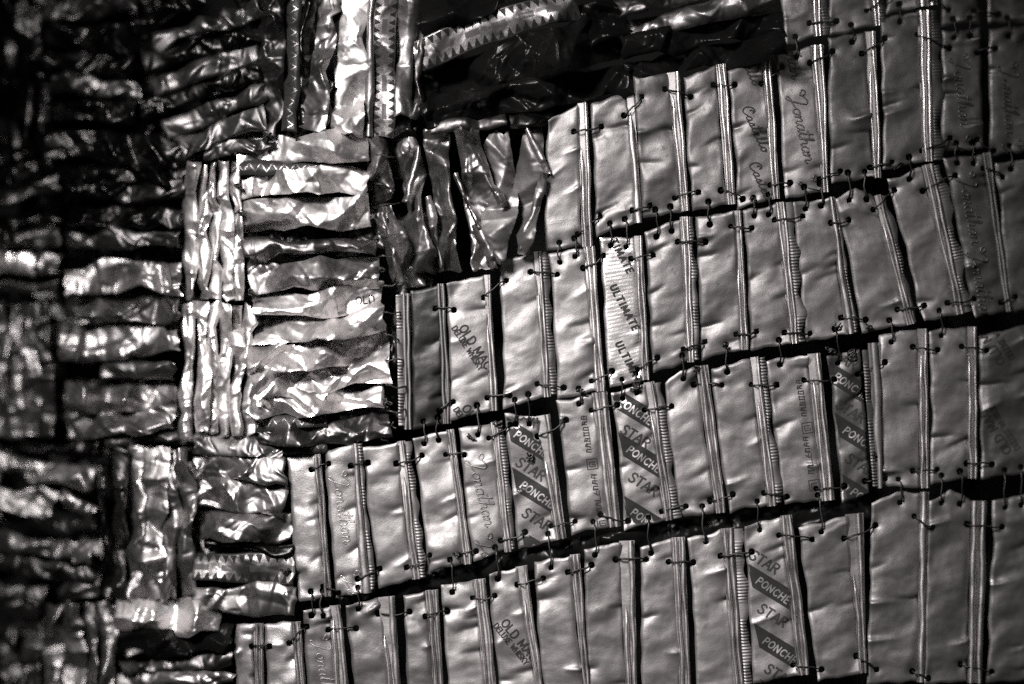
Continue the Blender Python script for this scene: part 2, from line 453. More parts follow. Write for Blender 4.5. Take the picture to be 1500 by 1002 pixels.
# ---------------------------------------------------------------- folded seams, crimped edges
def seam_ridge(parent, A, B, w0, w1, mat, seed, n=2, height=4.6, lift=2.0, name='folded_seam'):
    """rolled metal folds running from A to B (layout units): n narrow rolls that lie side by side or drift apart"""
    A = np.array(A, float); B = np.array(B, float); L = np.hypot(*(B - A)); d = (B - A) / L; nn = np.array([-d[1], d[0]])
    if nn[0] < 0: nn = -nn
    r = random.Random(seed * 3 + n); co = []; fc = []; uv = []; n0 = 0; m = 9; nv = int(L / 4) + 2
    for i in range(n):
        t0 = 0.0 if (i or r.random() < 0.6) else r.uniform(0.1, 0.4)
        cw = 1.0 / n; a0 = (i + 0.5) * cw; wd = r.uniform(0.33, 0.42) * cw if n > 1 else 0.46
        j0 = r.uniform(-0.1, 0.1) * cw; j1 = r.uniform(-0.1, 0.1) * cw
        th, v = np.meshgrid(np.linspace(-1, 1, m), np.linspace(t0, 1, nv), indexing='ij'); th = th.ravel(); v = v.ravel()
        w = w0 * (1 - v) + w1 * v
        taper = np.minimum(1, (v - t0) * 7 + (1.0 if t0 == 0 else 0.08))
        c = (a0 + j0 * (1 - v) + j1 * v) * w + perlin(v * L / 70, 0 * v + i * 4.1, seed) * 3.2
        hw = np.clip(wd * w, 2.4, 6.5) * taper * (1 + perlin(v * L / 45, 0 * v + i * 9.3, seed + 2) * 0.4)
        p = A + d * (v * L)[:, None] + nn * (c + th * hw)[:, None]
        z = lift - 2.0 + (height + 0.6) * np.sqrt(np.maximum(0, 1 - th ** 2)) * np.minimum(1, hw / 3.2) + perlin(v * L / 30, th * 0.5, seed + 1) * 1.0
        co.append(P(p[:, 0], p[:, 1], z)); fc.append(grid_faces(m, nv) + n0); n0 += len(p); uv.append(np.stack([th * 7, v * L], -1))
    # the flat of the fold underneath the rolls
    u, v = np.meshgrid(np.linspace(0, 1, 4), np.linspace(0, 1, nv), indexing='ij'); u = u.ravel(); v = v.ravel()
    p = A + d * (v * L)[:, None] + nn * (u * (w0 * (1 - v) + w1 * v) * 0.96)[:, None]
    co.append(P(p[:, 0], p[:, 1], lift - 3.8 + 0 * u)); fc.append(grid_faces(4, nv) + n0); uv.append(np.stack([u * 14, v * L], -1))
    return link(name, np.concatenate(co), np.concatenate(fc), np.concatenate(uv), MAT[mat], parent)


def crimp(parent, A, B, w, mat, seed, pitch=4.6, lift=1.0, height=2.2, ragged=0.0):
    """narrow flap pressed into little ribs across its width"""
    A = np.array(A, float); B = np.array(B, float); L = np.hypot(*(B - A)); d = (B - A) / L; nn = np.array([-d[1], d[0]])
    if nn[0] < 0: nn = -nn
    n = int(L / pitch); vs = []; hs = []
    for i in range(n):
        for q, hh in ((0.02, 0), (0.16, 1), (0.56, 1), (0.70, 0)): vs.append((i + q) * pitch / L); hs.append(hh)
    vs = np.array(vs); hs = np.array(hs, float); m = 7
    u, v = np.meshgrid(np.linspace(0, 1, m), vs, indexing='ij'); H = np.tile(hs, m); u = u.ravel(); v = v.ravel()
    fade = sstep(-0.12, 0.2, perlin(v * L / 48, 0 * v, seed))
    ww = w * (1 + perlin(v * L / 30, 0 * v, seed + 3) * (0.5 + ragged))
    wob = perlin(v * L / 55, 0 * v + 3.3, seed) * 1.5
    p = A + d * (v * L)[:, None] + nn * (u * ww + wob)[:, None]
    z = lift + height * H * fade * np.minimum(1, 6 * np.minimum(u, 1 - u)) - 3 * u ** 3 + perlin(v * L / 25, u, seed + 5) * 1.4
    return link('crimped_edge', P(p[:, 0], p[:, 1], z), grid_faces(m, len(vs)), np.stack([u * 10, v * L], -1), MAT[mat], parent)


# ---------------------------------------------------------------- wire
def tube(pts, r, mat, name, parent, sides=6, label=None):
    """pts: (n,3) layout x, y, height"""
    p = P(pts[:, 0], pts[:, 1], pts[:, 2]); t = np.gradient(p, axis=0); t /= np.linalg.norm(t, axis=1)[:, None]
    a = np.cross(t, np.array([0.13, 1, 0.21])); a /= np.maximum(np.linalg.norm(a, axis=1), 1e-9)[:, None]; b = np.cross(t, a)
    th = np.arange(sides) * 2 * math.pi / sides
    co = p[:, None, :] + (a[:, None, :] * np.cos(th)[None, :, None] + b[:, None, :] * np.sin(th)[None, :, None]) * r * U
    n = len(p); f = []
    for i in range(n - 1):
        for j in range(sides): f.append((i * sides + j, i * sides + (j + 1) % sides, (i + 1) * sides + (j + 1) % sides, (i + 1) * sides + j))
    uv = np.zeros((n * sides, 2)); uv[:, 1] = np.repeat(np.arange(n) * 3.0, sides)
    return link(name, co.reshape(-1, 3), np.array(f), uv, MAT[mat], parent, label)


def stitch(a, b, ha, hb, rnd, top=6.5):
    n = 13; t = np.linspace(0, 1, n)
    bow = rnd.uniform(-3, 3); d = np.array(b, float) - a; L = np.hypot(*d); nn = np.array([-d[1], d[0]]) / max(L, 1e-6)
    xy = np.array(a, float) + d * t[:, None] + nn * (bow * np.sin(math.pi * t) + 0.9 * np.sin(t * 9 + bow))[:, None]
    arch = np.minimum(1, np.minimum(t, 1 - t) * 7.0)
    hh = (ha * (1 - t) + hb * t)
    z = np.where(arch < 1, hh - 5 + (5 + top) * arch, hh + top) + 1.2 * np.sin(math.pi * t)
    return tube(np.column_stack([xy, z]), rnd.uniform(1.1, 1.6), 'wire', 'wire_stitch', tap)


def knot(x, y, r, rnd, h=8):
    """tangle of twisted wire ends"""
    n = 44; sd = rnd.randrange(1, 400); t = np.linspace(0, rnd.uniform(2.2, 3.6), n)
    pts = np.column_stack([x + r * 1.7 * perlin(t * 1.9, 0 * t + .3, sd), y + r * 1.3 * perlin(t * 1.9, 0 * t + 5.3, sd + 3), h + 7 * perlin(t * 2.2, 0 * t + 2.1, sd + 7)])
    return tube(pts, 1.25, 'wire', 'wire_knot', tap, 5)


# ================================================================ THE SETTING
def build_wall():
    me = bpy.data.meshes.new('wall')
    me.from_pydata([(-1.5, 0.075, 0), (1.5, 0.075, 0), (1.5, 0.075, 3), (-1.5, 0.075, 3), (-1.5, 0.2, 0), (1.5, 0.2, 0), (1.5, 0.2, 3), (-1.5, 0.2, 3)], [],
                   [(0, 1, 2, 3), (5, 4, 7, 6), (3, 2, 6, 7), (1, 0, 4, 5), (0, 3, 7, 4), (2, 1, 5, 6)])
    me.materials.append(wall_material())
    o = bpy.data.objects.new('wall', me); COL.objects.link(o); o['kind'] = 'structure'; o['label'] = 'dark wall behind the metal hanging'


build_wall()

# ================================================================ FLAT ROWS (right-hand field)
# face corners: xTL yTL xTR yTR xBR yBR xBL yBL, seam to its right, options
ROWS = {
 'A': [
  ((1141, -60, 1187, -66, 1195, 53, 1152, 66), 'K', {}),
  ((1211, -60, 1270, -66, 1281, 38, 1214, 54), 'K', {}),
  ((1298, -60, 1338, -66, 1345, 10, 1297, 20), 'R', {}),
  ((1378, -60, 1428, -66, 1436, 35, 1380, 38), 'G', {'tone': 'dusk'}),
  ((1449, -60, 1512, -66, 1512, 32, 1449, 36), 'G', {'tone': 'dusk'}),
 ],
 'B': [
  ((803, 176, 847, 152, 854, 361, 798, 369), 'R', {}),
  ((866, 150, 919, 137, 931, 326, 873, 346), 'S', {}),
  ((926, 112, 979, 108, 1000, 309, 941, 320), 'K', {}),
  ((1003, 113, 1050, 96, 1066, 299, 1015, 309), 'R', {}),
  ((1066, 103, 1118, 92, 1132, 291, 1081, 307), 'R', {'p': 'castello'}),
  ((1136, 79, 1190, 68, 1207, 281, 1152, 290), 'K', {'p': 'jon1'}),
  ((1214, 56, 1268, 48, 1281, 260, 1217, 268), 'R', {}),
  ((1288, 27, 1346, 17, 1354, 236, 1293, 250), 'K', {}),
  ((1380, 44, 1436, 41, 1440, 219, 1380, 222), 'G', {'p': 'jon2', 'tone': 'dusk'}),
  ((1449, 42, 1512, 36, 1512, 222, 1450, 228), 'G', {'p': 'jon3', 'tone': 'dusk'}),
 ],
 'C': [
  ((602, 427, 643, 417, 651, 620, 603, 630), 'D', {'tone': 'grey'}),
  ((655, 415, 711, 404, 720, 601, 658, 618), 'D', {'p': 'old1'}),
  ((730, 381, 784, 370, 797, 581, 738, 599), 'K', {}),
  ((803, 373, 856, 363, 874, 573, 817, 584), 'R', {}),
  ((878, 349, 931, 347, 942, 556, 893, 570), 'K', {'p': 'ultimate', 'tone': 'lines'}),
  ((945, 340, 998, 319, 1009, 530, 956, 546), 'K', {}),
  ((1019, 319, 1075, 310, 1086, 512, 1027, 527), 'R', {}),
  ((1089, 309, 1138, 298, 1159, 503, 1099, 514), 'K', {}),
  ((1162, 298, 1217, 290, 1241, 489, 1181, 502), 'K', {}),
  ((1224, 290, 1283, 288, 1329, 476, 1263, 488), 'K', {'peak': 14}),
  ((1300, 264, 1353, 244, 1400, 461, 1352, 471), 'K', {}),
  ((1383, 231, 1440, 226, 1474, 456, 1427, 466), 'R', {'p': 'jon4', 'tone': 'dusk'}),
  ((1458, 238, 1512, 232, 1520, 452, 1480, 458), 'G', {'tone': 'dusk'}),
 ],
 'D': [
  ((422, 671, 462, 667, 477, 873, 436, 880), 'R', {'tone': 'pale'}),
  ((474, 661, 518, 651, 531, 868, 492, 876), 'K', {'p': 'jon5', 'tone': 'pale'}),
  ((531, 657, 583, 648, 606, 848, 556, 862), 'K', {}),
  ((604, 641, 655, 631, 681, 826, 626, 839), 'R', {}),
  ((671, 626, 721, 620, 741, 808, 693, 823), 'K', {'p': 'jon6'}),
  ((739, 606, 787, 611, 816, 790, 759, 806), 'K', {'p': 'ponche1'}),
  ((815, 588, 869, 577, 891, 772, 836, 783), 'K', {'p': 'small1'}),
  ((896, 576, 945, 562, 976, 762, 915, 776), 'K', {'p': 'ponche2'}),
  ((973, 562, 1021, 538, 1050, 751, 997, 758), 'R', {'peak': 6}),
  ((1041, 541, 1101, 525, 1126, 741, 1068, 750), 'K', {}),
  ((1123, 528, 1185, 520, 1206, 733, 1150, 739), 'K', {'p': 'small2'}),
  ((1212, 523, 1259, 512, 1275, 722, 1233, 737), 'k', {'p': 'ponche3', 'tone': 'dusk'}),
  ((1288, 491, 1345, 483, 1349, 714, 1291, 712), 'R', {}),
  ((1362, 484, 1418, 480, 1419, 700, 1364, 711), 'R', {}),
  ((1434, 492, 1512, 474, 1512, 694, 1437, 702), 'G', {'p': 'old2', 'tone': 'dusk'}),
 ],
 'E': [
  ((345, 916, 372, 914, 376, 1030, 348, 1030), 'R', {'tone': 'pale'}),
  ((388, 914, 427, 912, 438, 1030, 392, 1030), 'R', {'tone': 'pale'}),
  ((444, 893, 484, 888, 493, 1030, 452, 1030), 'R', {'p': 'jon7'}),
  ((505, 886, 556, 876, 571, 1030, 520, 1030), 'K', {}),
  ((591, 872, 624, 866, 637, 1030, 598, 1030), 'R', {}),
  ((647, 858, 695, 850, 712, 1030, 656, 1030), 'R', {}),
  ((716, 842, 757, 832, 792, 1030, 734, 1030), 'K', {'p': 'old3'}),
  ((782, 824, 836, 814, 858, 1030, 800, 1030), 'R', {}),
  ((855, 805, 909, 794, 920, 1030, 864, 1030), 'K', {}),
  ((937, 802, 985, 789, 998, 1030, 939, 1030), 'R', {}),
  ((1008, 790, 1058, 776, 1079, 1030, 1020, 1030), 'K', {}),
  ((1091, 770, 1144, 757, 1170, 988, 1104, 1002), 'R', {'p': 'ponche4'}),
  ((1170, 773, 1240, 755, 1262, 985, 1198, 999), 'K', {}),
  ((1277, 737, 1349, 722, 1344, 998, 1270, 1004), 'S', {'peak': 8}),
  ((1361, 735, 1424, 735, 1418, 999, 1353, 1002), 'R', {'peak': 18}),
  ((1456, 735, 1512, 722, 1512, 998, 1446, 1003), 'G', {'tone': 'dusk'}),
 ],
}
LABELS = {
 'castello': 'foil strip printed with the dark script word Castello', 'ultimate': 'pale line-printed strip lettered ULTIMATE',
 'old1': 'half dark half shiny strip lettered OLD MAC', 'ponche1': 'strip with dark diagonal bands lettered PONCHE and STAR',
}
rnd = random.Random(5)
strips = {}
for rn, row in ROWS.items():
    strips[rn] = []
    for c, seam, o in row:
        f = Flat(c, o.get('tone', 'foil'), tilt=(rnd.uniform(-1.5, 3.0), rnd.uniform(-4, 4)), lift=rnd.uniform(0, 2.0),
                 rough=0.55 if o.get('tone') == 'lines' else rnd.uniform(1.0, 1.5), peak=o.get('peak', 0))
        f.seam = seam; f.p = o.get('p'); strips[rn].append(f)

WIRES = []


def lerp(a, b, t): return np.array(a) * (1 - t) + np.array(b) * t


def add_wire(s1, p1, s2, p2):
    for s, p in ((s1, p1), (s2, p2)):
        if s is not None: s.holes.append((p[0], p[1], rnd.uniform(4.0, 5.2)))
    WIRES.append((p1, p2, s1, s2))


for rn, row in strips.items():          # stitches across the seams inside a row, near its top and bottom
    for i, s in enumerate(row[:-1]):
        t = row[i + 1]
        for top in (True, False):
            if rn == 'E' and not top and i < 11: continue
            if rn == 'A' and top: continue
            k = rnd.uniform(20, 38) if top else rnd.uniform(14, 26)
            v1 = k / s.L if top else 1 - k / s.L
            k2 = k + rnd.uniform(-9, 9); v2 = k2 / t.L if top else 1 - k2 / t.L
            a = s.xy(np.array(rnd.uniform(0.82, 0.93)), np.array(v1)); b = t.xy(np.array(rnd.uniform(0.08, 0.24)), np.array(v2))
            if abs(a[1] - b[1]) > 34: b[1] = max(min(b[1], a[1] + 20), a[1] - 20)
            add_wire(s, a, t, b)
for ra, rb in (('A', 'B'), ('B', 'C'), ('C', 'D'), ('D', 'E')):   # stitches that tie one row to the next
    for s in strips[rb]:
        for uu in ((0.3, 0.72) if rnd.random() < 0.35 else (rnd.uniform(0.3, 0.65),)):
            b = s.xy(np.array(uu), np.array(rnd.uniform(9, 14) / s.L)); best = None
            for q in strips[ra]:
                u, v = q.inv(np.array(b[0] - 1), np.array(b[1] - 24.0))
                if 0.08 < u < 0.92: best = (q, float(u)); break
            if best:
                a = best[0].xy(np.array(best[1]), np.array(1 - rnd.uniform(8, 13) / best[0].L))
                if np.hypot(*(a - b)) < 62: add_wire(best[0], a, s, b)

for rn, row in strips.items():
    for i, s in enumerate(row):
        s.build(LABELS.get(s.p))
        if s.seam == 'G': continue
        c = s.c; nx = row[i + 1].c if i + 1 < len(row) else None
        A = lerp(c[1], c[2], -0.006); B = lerp(c[1], c[2], 1.004)
        w0 = nx[0][0] - c[1][0] if nx is not None else 16; w1 = nx[3][0] - c[2][0] if nx is not None else 16
        w0 = max(min(w0, 34), 9) + 1.5; w1 = max(min(w1, 34), 9) + 1.5; sd = s.seed; mt = s.tone
        lf = s.lift + 2.2; fm = {'grey': 'foil', 'dusk': 'foil'}.get(mt, 'fold')
        if s.seam == 'R': gap = rnd.uniform(0.62, 0.86); seam_ridge(s.ob, A + (-1, 0), B + (-1, 0), w0 * gap, w1 * (gap + rnd.uniform(-.12, .12)), fm, sd, 2, 4.6, lf)
        elif s.seam == 'S': seam_ridge(s.ob, A + (-1, 0), B + (-1, 0), w0, w1, fm, sd, 1, 4.2, lf)
        elif s.seam == 'D': seam_ridge(s.ob, A + (-2, 0), B + (-2, 0), 9, 12, fm, sd, 2, 4.4, lf)
        elif s.seam == 'K':
            rib = rnd.random() < 0.62; kf = 0.52 if rib else rnd.uniform(0.62, 0.8); r0, r1 = w0 * kf, w1 * kf
            seam_ridge(s.ob, A + (-2, 0), B + (-2, 0), r0 + 1, r1 + 1, fm, sd, 2 if r0 > 9 else 1, 4.4, lf)
            if rib: crimp(s.ob, A + (r0 - 1, 0), B + (r1 - 1, 0), max(4.5, w0 * rnd.uniform(0.3, 0.44)), 'foil', sd, lift=lf - 0.6, ragged=0.5)
        elif s.seam == 'k':
            crimp(s.ob, A + (3, 2), B + (3, -4), 9, 'foil', sd, lift=lf + 2)
            seam_ridge(s.ob, A + (12, -8), B + (9, -8), w0 - 12, w1 - 8, fm, sd, 1, 4.8, lf + 2)
# crimped fold that closes the left end of the OLD MAC row
c1 = strips['C'][0]
crimp(c1.ob, (580, 432), (584, 628), 9, 'foil', 900, lift=3)
seam_ridge(c1.ob, (589, 430), (592, 629), 12, 12, 'foil', 901, 2, 4.0, 3)

for a, b, s1, s2 in WIRES:
    h1 = float(s1.hat(np.array(a[0]), np.array(a[1]))[0]); h2 = float(s2.hat(np.array(b[0]), np.array(b[1]))[0])
    stitch(a, b, h1, h2, rnd)
for x, y, r in ((722, 392, 13), (776, 667, 12), (852, 572, 9), (932, 565, 11), (1248, 517, 13), (1216, 515, 10), (1062, 505, 10), (1225, 478, 9), (1272, 478, 9),
                (1020, 540, 9), (668, 812, 8), (1100, 292, 9), (1315, 245, 9), (562, 640, 12), (545, 480, 10), (556, 452, 9), (1278, 666, 8), (730, 622, 9), (690, 640, 8)):
    knot(x, y, r, rnd)


# ---------------------------------------------------------------- what is printed on them
def find(p):
    for row in strips.values():
        for s in row:
            if s.p == p: return s


def jon(p, starts, size=21, ang=77, w=2.5, em=2.0):
    s = find(p)
    for o in starts:
        ribbon(s, word_strokes('Jonathan', SCRIPT, size, o, ang, 0.18, 0.0, 1.0, 1.2, True), w, s.tone, 'embossed_lettering', em, 0.0)


jon('jon1', [(1157, 143), (1176, 268), (1138, 20)])
jon('jon2', [(1396, 88), (1399, 208)], ang=84, em=2.8)
jon('jon3', [(1466, 100), (1474, 214)], ang=86, em=2.8)
jon('jon4', [(1405, 262), (1420, 372)], ang=80, em=2.8)
jon('jon5', [(487, 700), (505, 846)], ang=80, em=1.0)
jon('jon6', [(687, 676), (700, 792)], ang=76)
jon('jon7', [(460, 940)], ang=80, em=1.0)
s = find('castello')
for o in ((1073, 60), (1086, 158), (1096, 240)):
    ribbon(s, word_strokes('Castello', SCRIPT, 16, o, 65, 0.2, 0.05, 1.05, 1.0, True), 2.0, 'ink', lift=0.5)
s = find('ultimate')
for o in ((884.5, 336), (893, 420), (901, 503)):
    ribbon(s, word_strokes('ULTIMATE', CAPS, 10, o, 62, 0.1, 0.28, 1.0, 1.0), 2.9, 'ink', lift=0.6)


def old_mac(p, o1, o2, ang, s1=12.5, s2=8.2, flip=False):
    s = find(p)
    ribbon(s, word_strokes('OLD MAC', CAPS, s1, o1, ang, 0, 0.12, 1.0, 1.0), 2.5, 'ink', lift=0.5)
    ribbon(s, word_strokes('DELUXE WHISKY', CAPS, s2, o2, ang, 0, 0.1, 0.92, 0.9), 1.9, 'ink', lift=0.5)


old_mac('old1', (672, 481), (661.5, 481), 57)
old_mac('old1', (676, 598), (664, 600), 57)
old_mac('old3', (733, 913), (722, 917), 51)
old_mac('old2', (1482, 660), (1494, 656), 238)
old_mac('old2', (1472, 530), (1486, 524), 238)


def ponche(p, lefts, dx, slope=0.61, hgt=36, right=70):
    """lefts: (x, y) of each dark band's upper left corner"""
    s = find(p); ang = math.degrees(math.atan(slope))
    for x, y in lefts:
        band(s, [(x, y), (x + right, y + slope * right), (x + right + dx, y + slope * right + hgt), (x + dx, y + hgt)])
        ribbon(s, word_strokes('PONCHE', CAPS, 10.5, (x + dx + 4, y + 29), ang + 3, 0.12, 0.18, 1.0, 1.0), 2.1, 'paleink', lift=0.75)
        ribbon(s, word_strokes('STAR', CAPS, 14.5, (x + dx + 6, y + hgt + 35), ang, 0.12, 0.1, 1.0, 1.0), 2.7, 'greyink', lift=0.5)
    x, y = lefts[0]
    ribbon(s, word_strokes('STAR', CAPS, 14.5, (x + 2, y - 7), ang, 0.12, 0.1, 1.0, 1.0), 2.7, 'greyink', lift=0.5)


ponche('ponche1', [(741, 610), (750, 684), (763, 776)], 7)
ponche('ponche2', [(893, 562), (905, 632), (911, 724)], 8)
ponche('ponche3', [(1208, 525), (1222, 604), (1233, 694)], 8)
ponche('ponche4', [(1094, 824), (1104, 912), (1113, 994)], 8)


def small_print(p, spots):
    """columns of tiny worn, unreadable characters with a boxed mark"""
    s = find(p); r = random.Random(3)
    for x, y in spots:
        st = []
        for i in range(7):
            gx, gy = x + i * 1.3, y + i * 8.0
            for _ in range(3):
                k = r.choice(['h', 'v', 'h', 'c'])
                if k == 'h': q = [(gx, gy + r.choice([0, 3, 6])), (gx + 7.5, gy + r.choice([0, 3, 6]))]
                elif k == 'v': a = gx + r.choice([0, 3.7, 7.5]); q = [(a, gy), (a + .6, gy + 6)]
                else: q = [(gx + 7, gy + 1), (gx + 1, gy + 1), (gx, gy + 5), (gx + 7, gy + 5)]
                st.append(smooth_line(q, 1.2, False))
        bx, by = x + 8, y + 64
        st.append(smooth_line([(bx, by), (bx + 15, by - 2), (bx + 17, by + 13), (bx + 2, by + 15), (bx, by)], 1.2, False))
        st.append(smooth_line([(bx + 12, by + 3), (bx + 4, by + 4), (bx + 5, by + 11), (bx + 13, by + 10), (bx + 12.5, by + 7), (bx + 8, by + 7)], 1.2, False))
        ribbon(s, st, 1.5, 'greyink', 'small_print', lift=0.4)


small_print('small1', [(851, 609), (866, 695)])
small_print('small2', [(1166, 556), (1176, 640)])


# ================================================================ CRUMPLED STRIPS (left-hand blocks and top)
def crumple(a, b, W, L, seed, amp, size, aniso):
    """relief of crushed foil: many sharp tent-shaped folds of finite length, from long folds to fine pinches"""
    r = random.Random(seed * 13 + 5)
    wx = perlin(a / 60, b / 60, seed) * 9; wy = perlin(a / 60, b / 60, seed + 1) * 9
    z = perlin(a / 45, b / 45, seed + 2) * amp * 8
    n = int(4 + W * L / 700)
    for i in range(n):
        ca, cb = r.uniform(-3, W + 3), r.uniform(-5, L + 5)
        th = math.atan2(math.sin(r.uniform(0, math.pi)) * aniso[0], math.cos(r.uniform(0, math.pi)) * aniso[1]) + (0 if r.random() < 0.7 else math.pi / 2)
        dx, dy = math.sin(th), math.cos(th)              # fold direction: (across, along)
        dist = (a + wx - ca) * dy - (b + wy - cb) * dx; along = (a + wx - ca) * dx + (b + wy - cb) * dy
        k = r.random() ** 0.9
        wd = size * (0.2 + 0.8 * k); ln = size * (0.6 + 1.6 * k) * r.uniform(0.7, 1.4); wd2 = wd * r.uniform(0.2, 1.0)
        A = amp * wd * r.uniform(0.3, 0.8) * r.choice([1, 1, -1])
        m = np.clip((ln - np.abs(along)) / (ln * 0.7), 0, 1)
        z = z + A * m * np.maximum(0, 1 - np.where(dist > 0, dist / wd, -dist / wd2))
    for i in range(int(W * L / 240)):                    # fine pinches
        ca, cb = r.uniform(0, W), r.uniform(0, L); th = r.uniform(0, math.pi); dx, dy = math.sin(th), math.cos(th)
        dist = (a + wx - ca) * dy - (b + wy - cb) * dx; along = (a + wx - ca) * dx + (b + wy - cb) * dy
        wd = r.uniform(2.5, 6); ln = r.uniform(7, 22)
        z = z + amp * wd * r.uniform(0.3, 0.85) * r.choice([1, -1]) * np.clip((ln - np.abs(along)) / (ln * 0.8), 0, 1) * np.maximum(0, 1 - np.where(dist > 0, dist / wd, -dist / (wd * 0.5)))
    return z + perlin(a / 12, b / 12, seed + 3) * amp * 0.4


def jag(x, seed):
    """angular edge noise: straight runs between random corners"""
    r = np.random.default_rng(seed + 1000); k = np.cumsum(r.uniform(0.35, 1.6, 80)) - 2; return np.interp(x, k, r.uniform(-1, 1, 80))


def crumpled(x0, y0, x1, y1, w0, w1, tone='mid', amp=0.5, size=26, style='x', bow=0, lift=None, label=None, wmid=None, ragged=1.0, arch=4.0, tilt=None):
    amp *= 0.85; size *= 1.3
    sd = nseed(); A = np.array((x0, y0), float); B = np.array((x1, y1), float); L = np.hypot(*(B - A)); d = (B - A) / L; nn = np.array([-d[1], d[0]])
    W = max(w0, w1); nu = max(6, int(W / 1.9)) + 1; nv = max(6, int(L / 2.1)) + 1
    u, v = np.meshgrid(np.linspace(0, 1, nu), np.linspace(0, 1, nv), indexing='ij'); u = u.ravel(); v = v.ravel()
    w = w0 * (1 - v) + w1 * v
    if wmid is not None: w = w + (wmid - (w0 + w1) / 2) * np.sin(math.pi * v)
    w = w * 1.03
    e0 = jag(v * L / 30, sd) * 7 * ragged + perlin(v * L / 11, 0 * v + 7.7, sd) * 1.0 * ragged
    e1 = jag(v * L / 30, sd + 500) * 7 * ragged + perlin(v * L / 11, 0 * v + 47.7, sd) * 1.0 * ragged
    off = (u - 0.5) * w + e0 * (1 - u) + e1 * u + bow * np.sin(math.pi * v)
    endr = jag(u * W / 12 + np.round(v) * 20, sd + 77) * 5 * ragged
    p = A + d * (v * L + endr * np.abs(2 * v - 1) ** 8)[:, None] + nn * off[:, None]
    an = {'x': (0.8, 1), 'long': (0.25, 1.3), 'cross': (1.5, 0.35)}[style]
    a = u * w; b = v * L
    z = crumple(a, b, W, L, sd, amp, size, an) + arch * (1 - (2 * u - 1) ** 2) + perlin(v * L / 60, 0 * v, sd + 8) * 8
    tl = rnd.uniform(*TILT) if tilt is None else tilt
    z = z + tl * (1 if nn[0] + nn[1] > 0 else -1) * (u - 0.5) * w
    edge = np.minimum(np.minimum(u, 1 - u) * w, np.minimum(v, 1 - v) * L)
    z = z - rnd.uniform(0, 3.0) * np.clip(1 - edge / 3.5, 0, 1) ** 2
    z = z - z.mean() + (rnd.uniform(2, 9) if lift is None else lift)
    uvx = u * 40 if tone in ('teeth', 'zig') else u * W
    return link('crumpled_strip', P(p[:, 0], p[:, 1], z), grid_faces(nu, nv)[:, ::-1] if nn[0] > 0 else grid_faces(nu, nv), np.stack([uvx, v * L], -1), MAT[tone], tap, label)


K = crumpled
TILT = (0.1, 0.45)
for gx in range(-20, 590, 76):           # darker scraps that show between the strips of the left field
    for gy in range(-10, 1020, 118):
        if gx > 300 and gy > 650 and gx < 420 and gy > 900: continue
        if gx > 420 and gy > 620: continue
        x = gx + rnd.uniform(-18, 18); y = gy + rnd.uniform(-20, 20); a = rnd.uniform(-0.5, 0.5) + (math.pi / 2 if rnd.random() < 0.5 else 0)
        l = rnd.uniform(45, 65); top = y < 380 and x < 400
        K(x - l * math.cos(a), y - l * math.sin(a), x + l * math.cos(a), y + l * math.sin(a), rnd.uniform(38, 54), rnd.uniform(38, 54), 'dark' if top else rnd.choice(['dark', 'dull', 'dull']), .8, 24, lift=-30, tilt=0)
# bright horizontal patch beside the OLD MAC row: its strips lean like shingles
TILT = (0.28, 0.4)
K(345, 222, 540, 214, 38, 44, 'bright', .5, 40)
K(340, 247, 505, 242, 21, 18, 'zig', .15, 40, ragged=.4, lift=4)
K(343, 276, 541, 263, 30, 40, 'bright', .5, 44)
K(345, 322, 543, 306, 46, 46, 'bright', .75, 40)
K(356, 366, 552, 360, 26, 26, 'dull', .7, 30)
K(364, 405, 556, 398, 44, 44, 'mid', .8, 34)
lettered = K(372, 452, 560, 436, 26, 40, 'bright', .55, 46)
K(370, 486, 562, 466, 38, 46, 'bright', .55, 50, lift=10)
K(368, 524, 566, 508, 42, 36, 'bright', .8, 40)
K(371, 562, 573, 540, 38, 44, 'bright', .75, 46, lift=9)
K(368, 594, 562, 583, 34, 30, 'bright', .8, 36)
K(375, 622, 480, 614, 22, 22, 'zig', .2, 40, ragged=.4)
K(380, 642, 572, 620, 30, 40, 'dull', .8, 36)
K(385, 660, 480, 655, 16, 16, 'zig', .2, 30, ragged=.3, lift=0)
TILT = (0.1, 0.4)
# twisted upright strips left of the upper row
K(553, 190, 556, 296, 30, 34, 'dull', .6, 40, lift=3)
K(560, 300, 598, 424, 36, 44, 'mid', .8, 44, lift=5)
K(597, 190, 619, 400, 30, 46, 'mid', .85, 44, wmid=30)
K(642, 190, 655, 398, 36, 44, 'mid', .85, 46, wmid=30)
K(686, 192, 712, 394, 38, 28, 'mid', .9, 44, wmid=40)
K(733, 194, 728, 388, 30, 16, 'foil', .8, 54, wmid=46)
K(778, 176, 766, 372, 20, 22, 'foil', .6, 70, wmid=46)
for q in ((690, 212, 734, 300, 9, 13), (668, 256, 702, 336, 8, 12), (700, 330, 726, 394, 15, 12), (772, 192, 801, 258, 6, 10), (761, 366, 799, 256, 7, 10), (562, 312, 592, 416, 8, 12), (628, 290, 648, 392, 7, 10), (612, 214, 592, 300, 8, 10)):
    K(*q, 'mid', .7, 24, 'long', lift=16, ragged=.6, arch=4)
K(630, 188, 742, 177, 18, 20, 'dull', .3, 40, lift=8, ragged=.4)
K(742, 176, 815, 172, 16, 18, 'dark', .5, 30, lift=8)
K(575, 196, 606, 192, 28, 28, 'dark', .5, 30, lift=2)
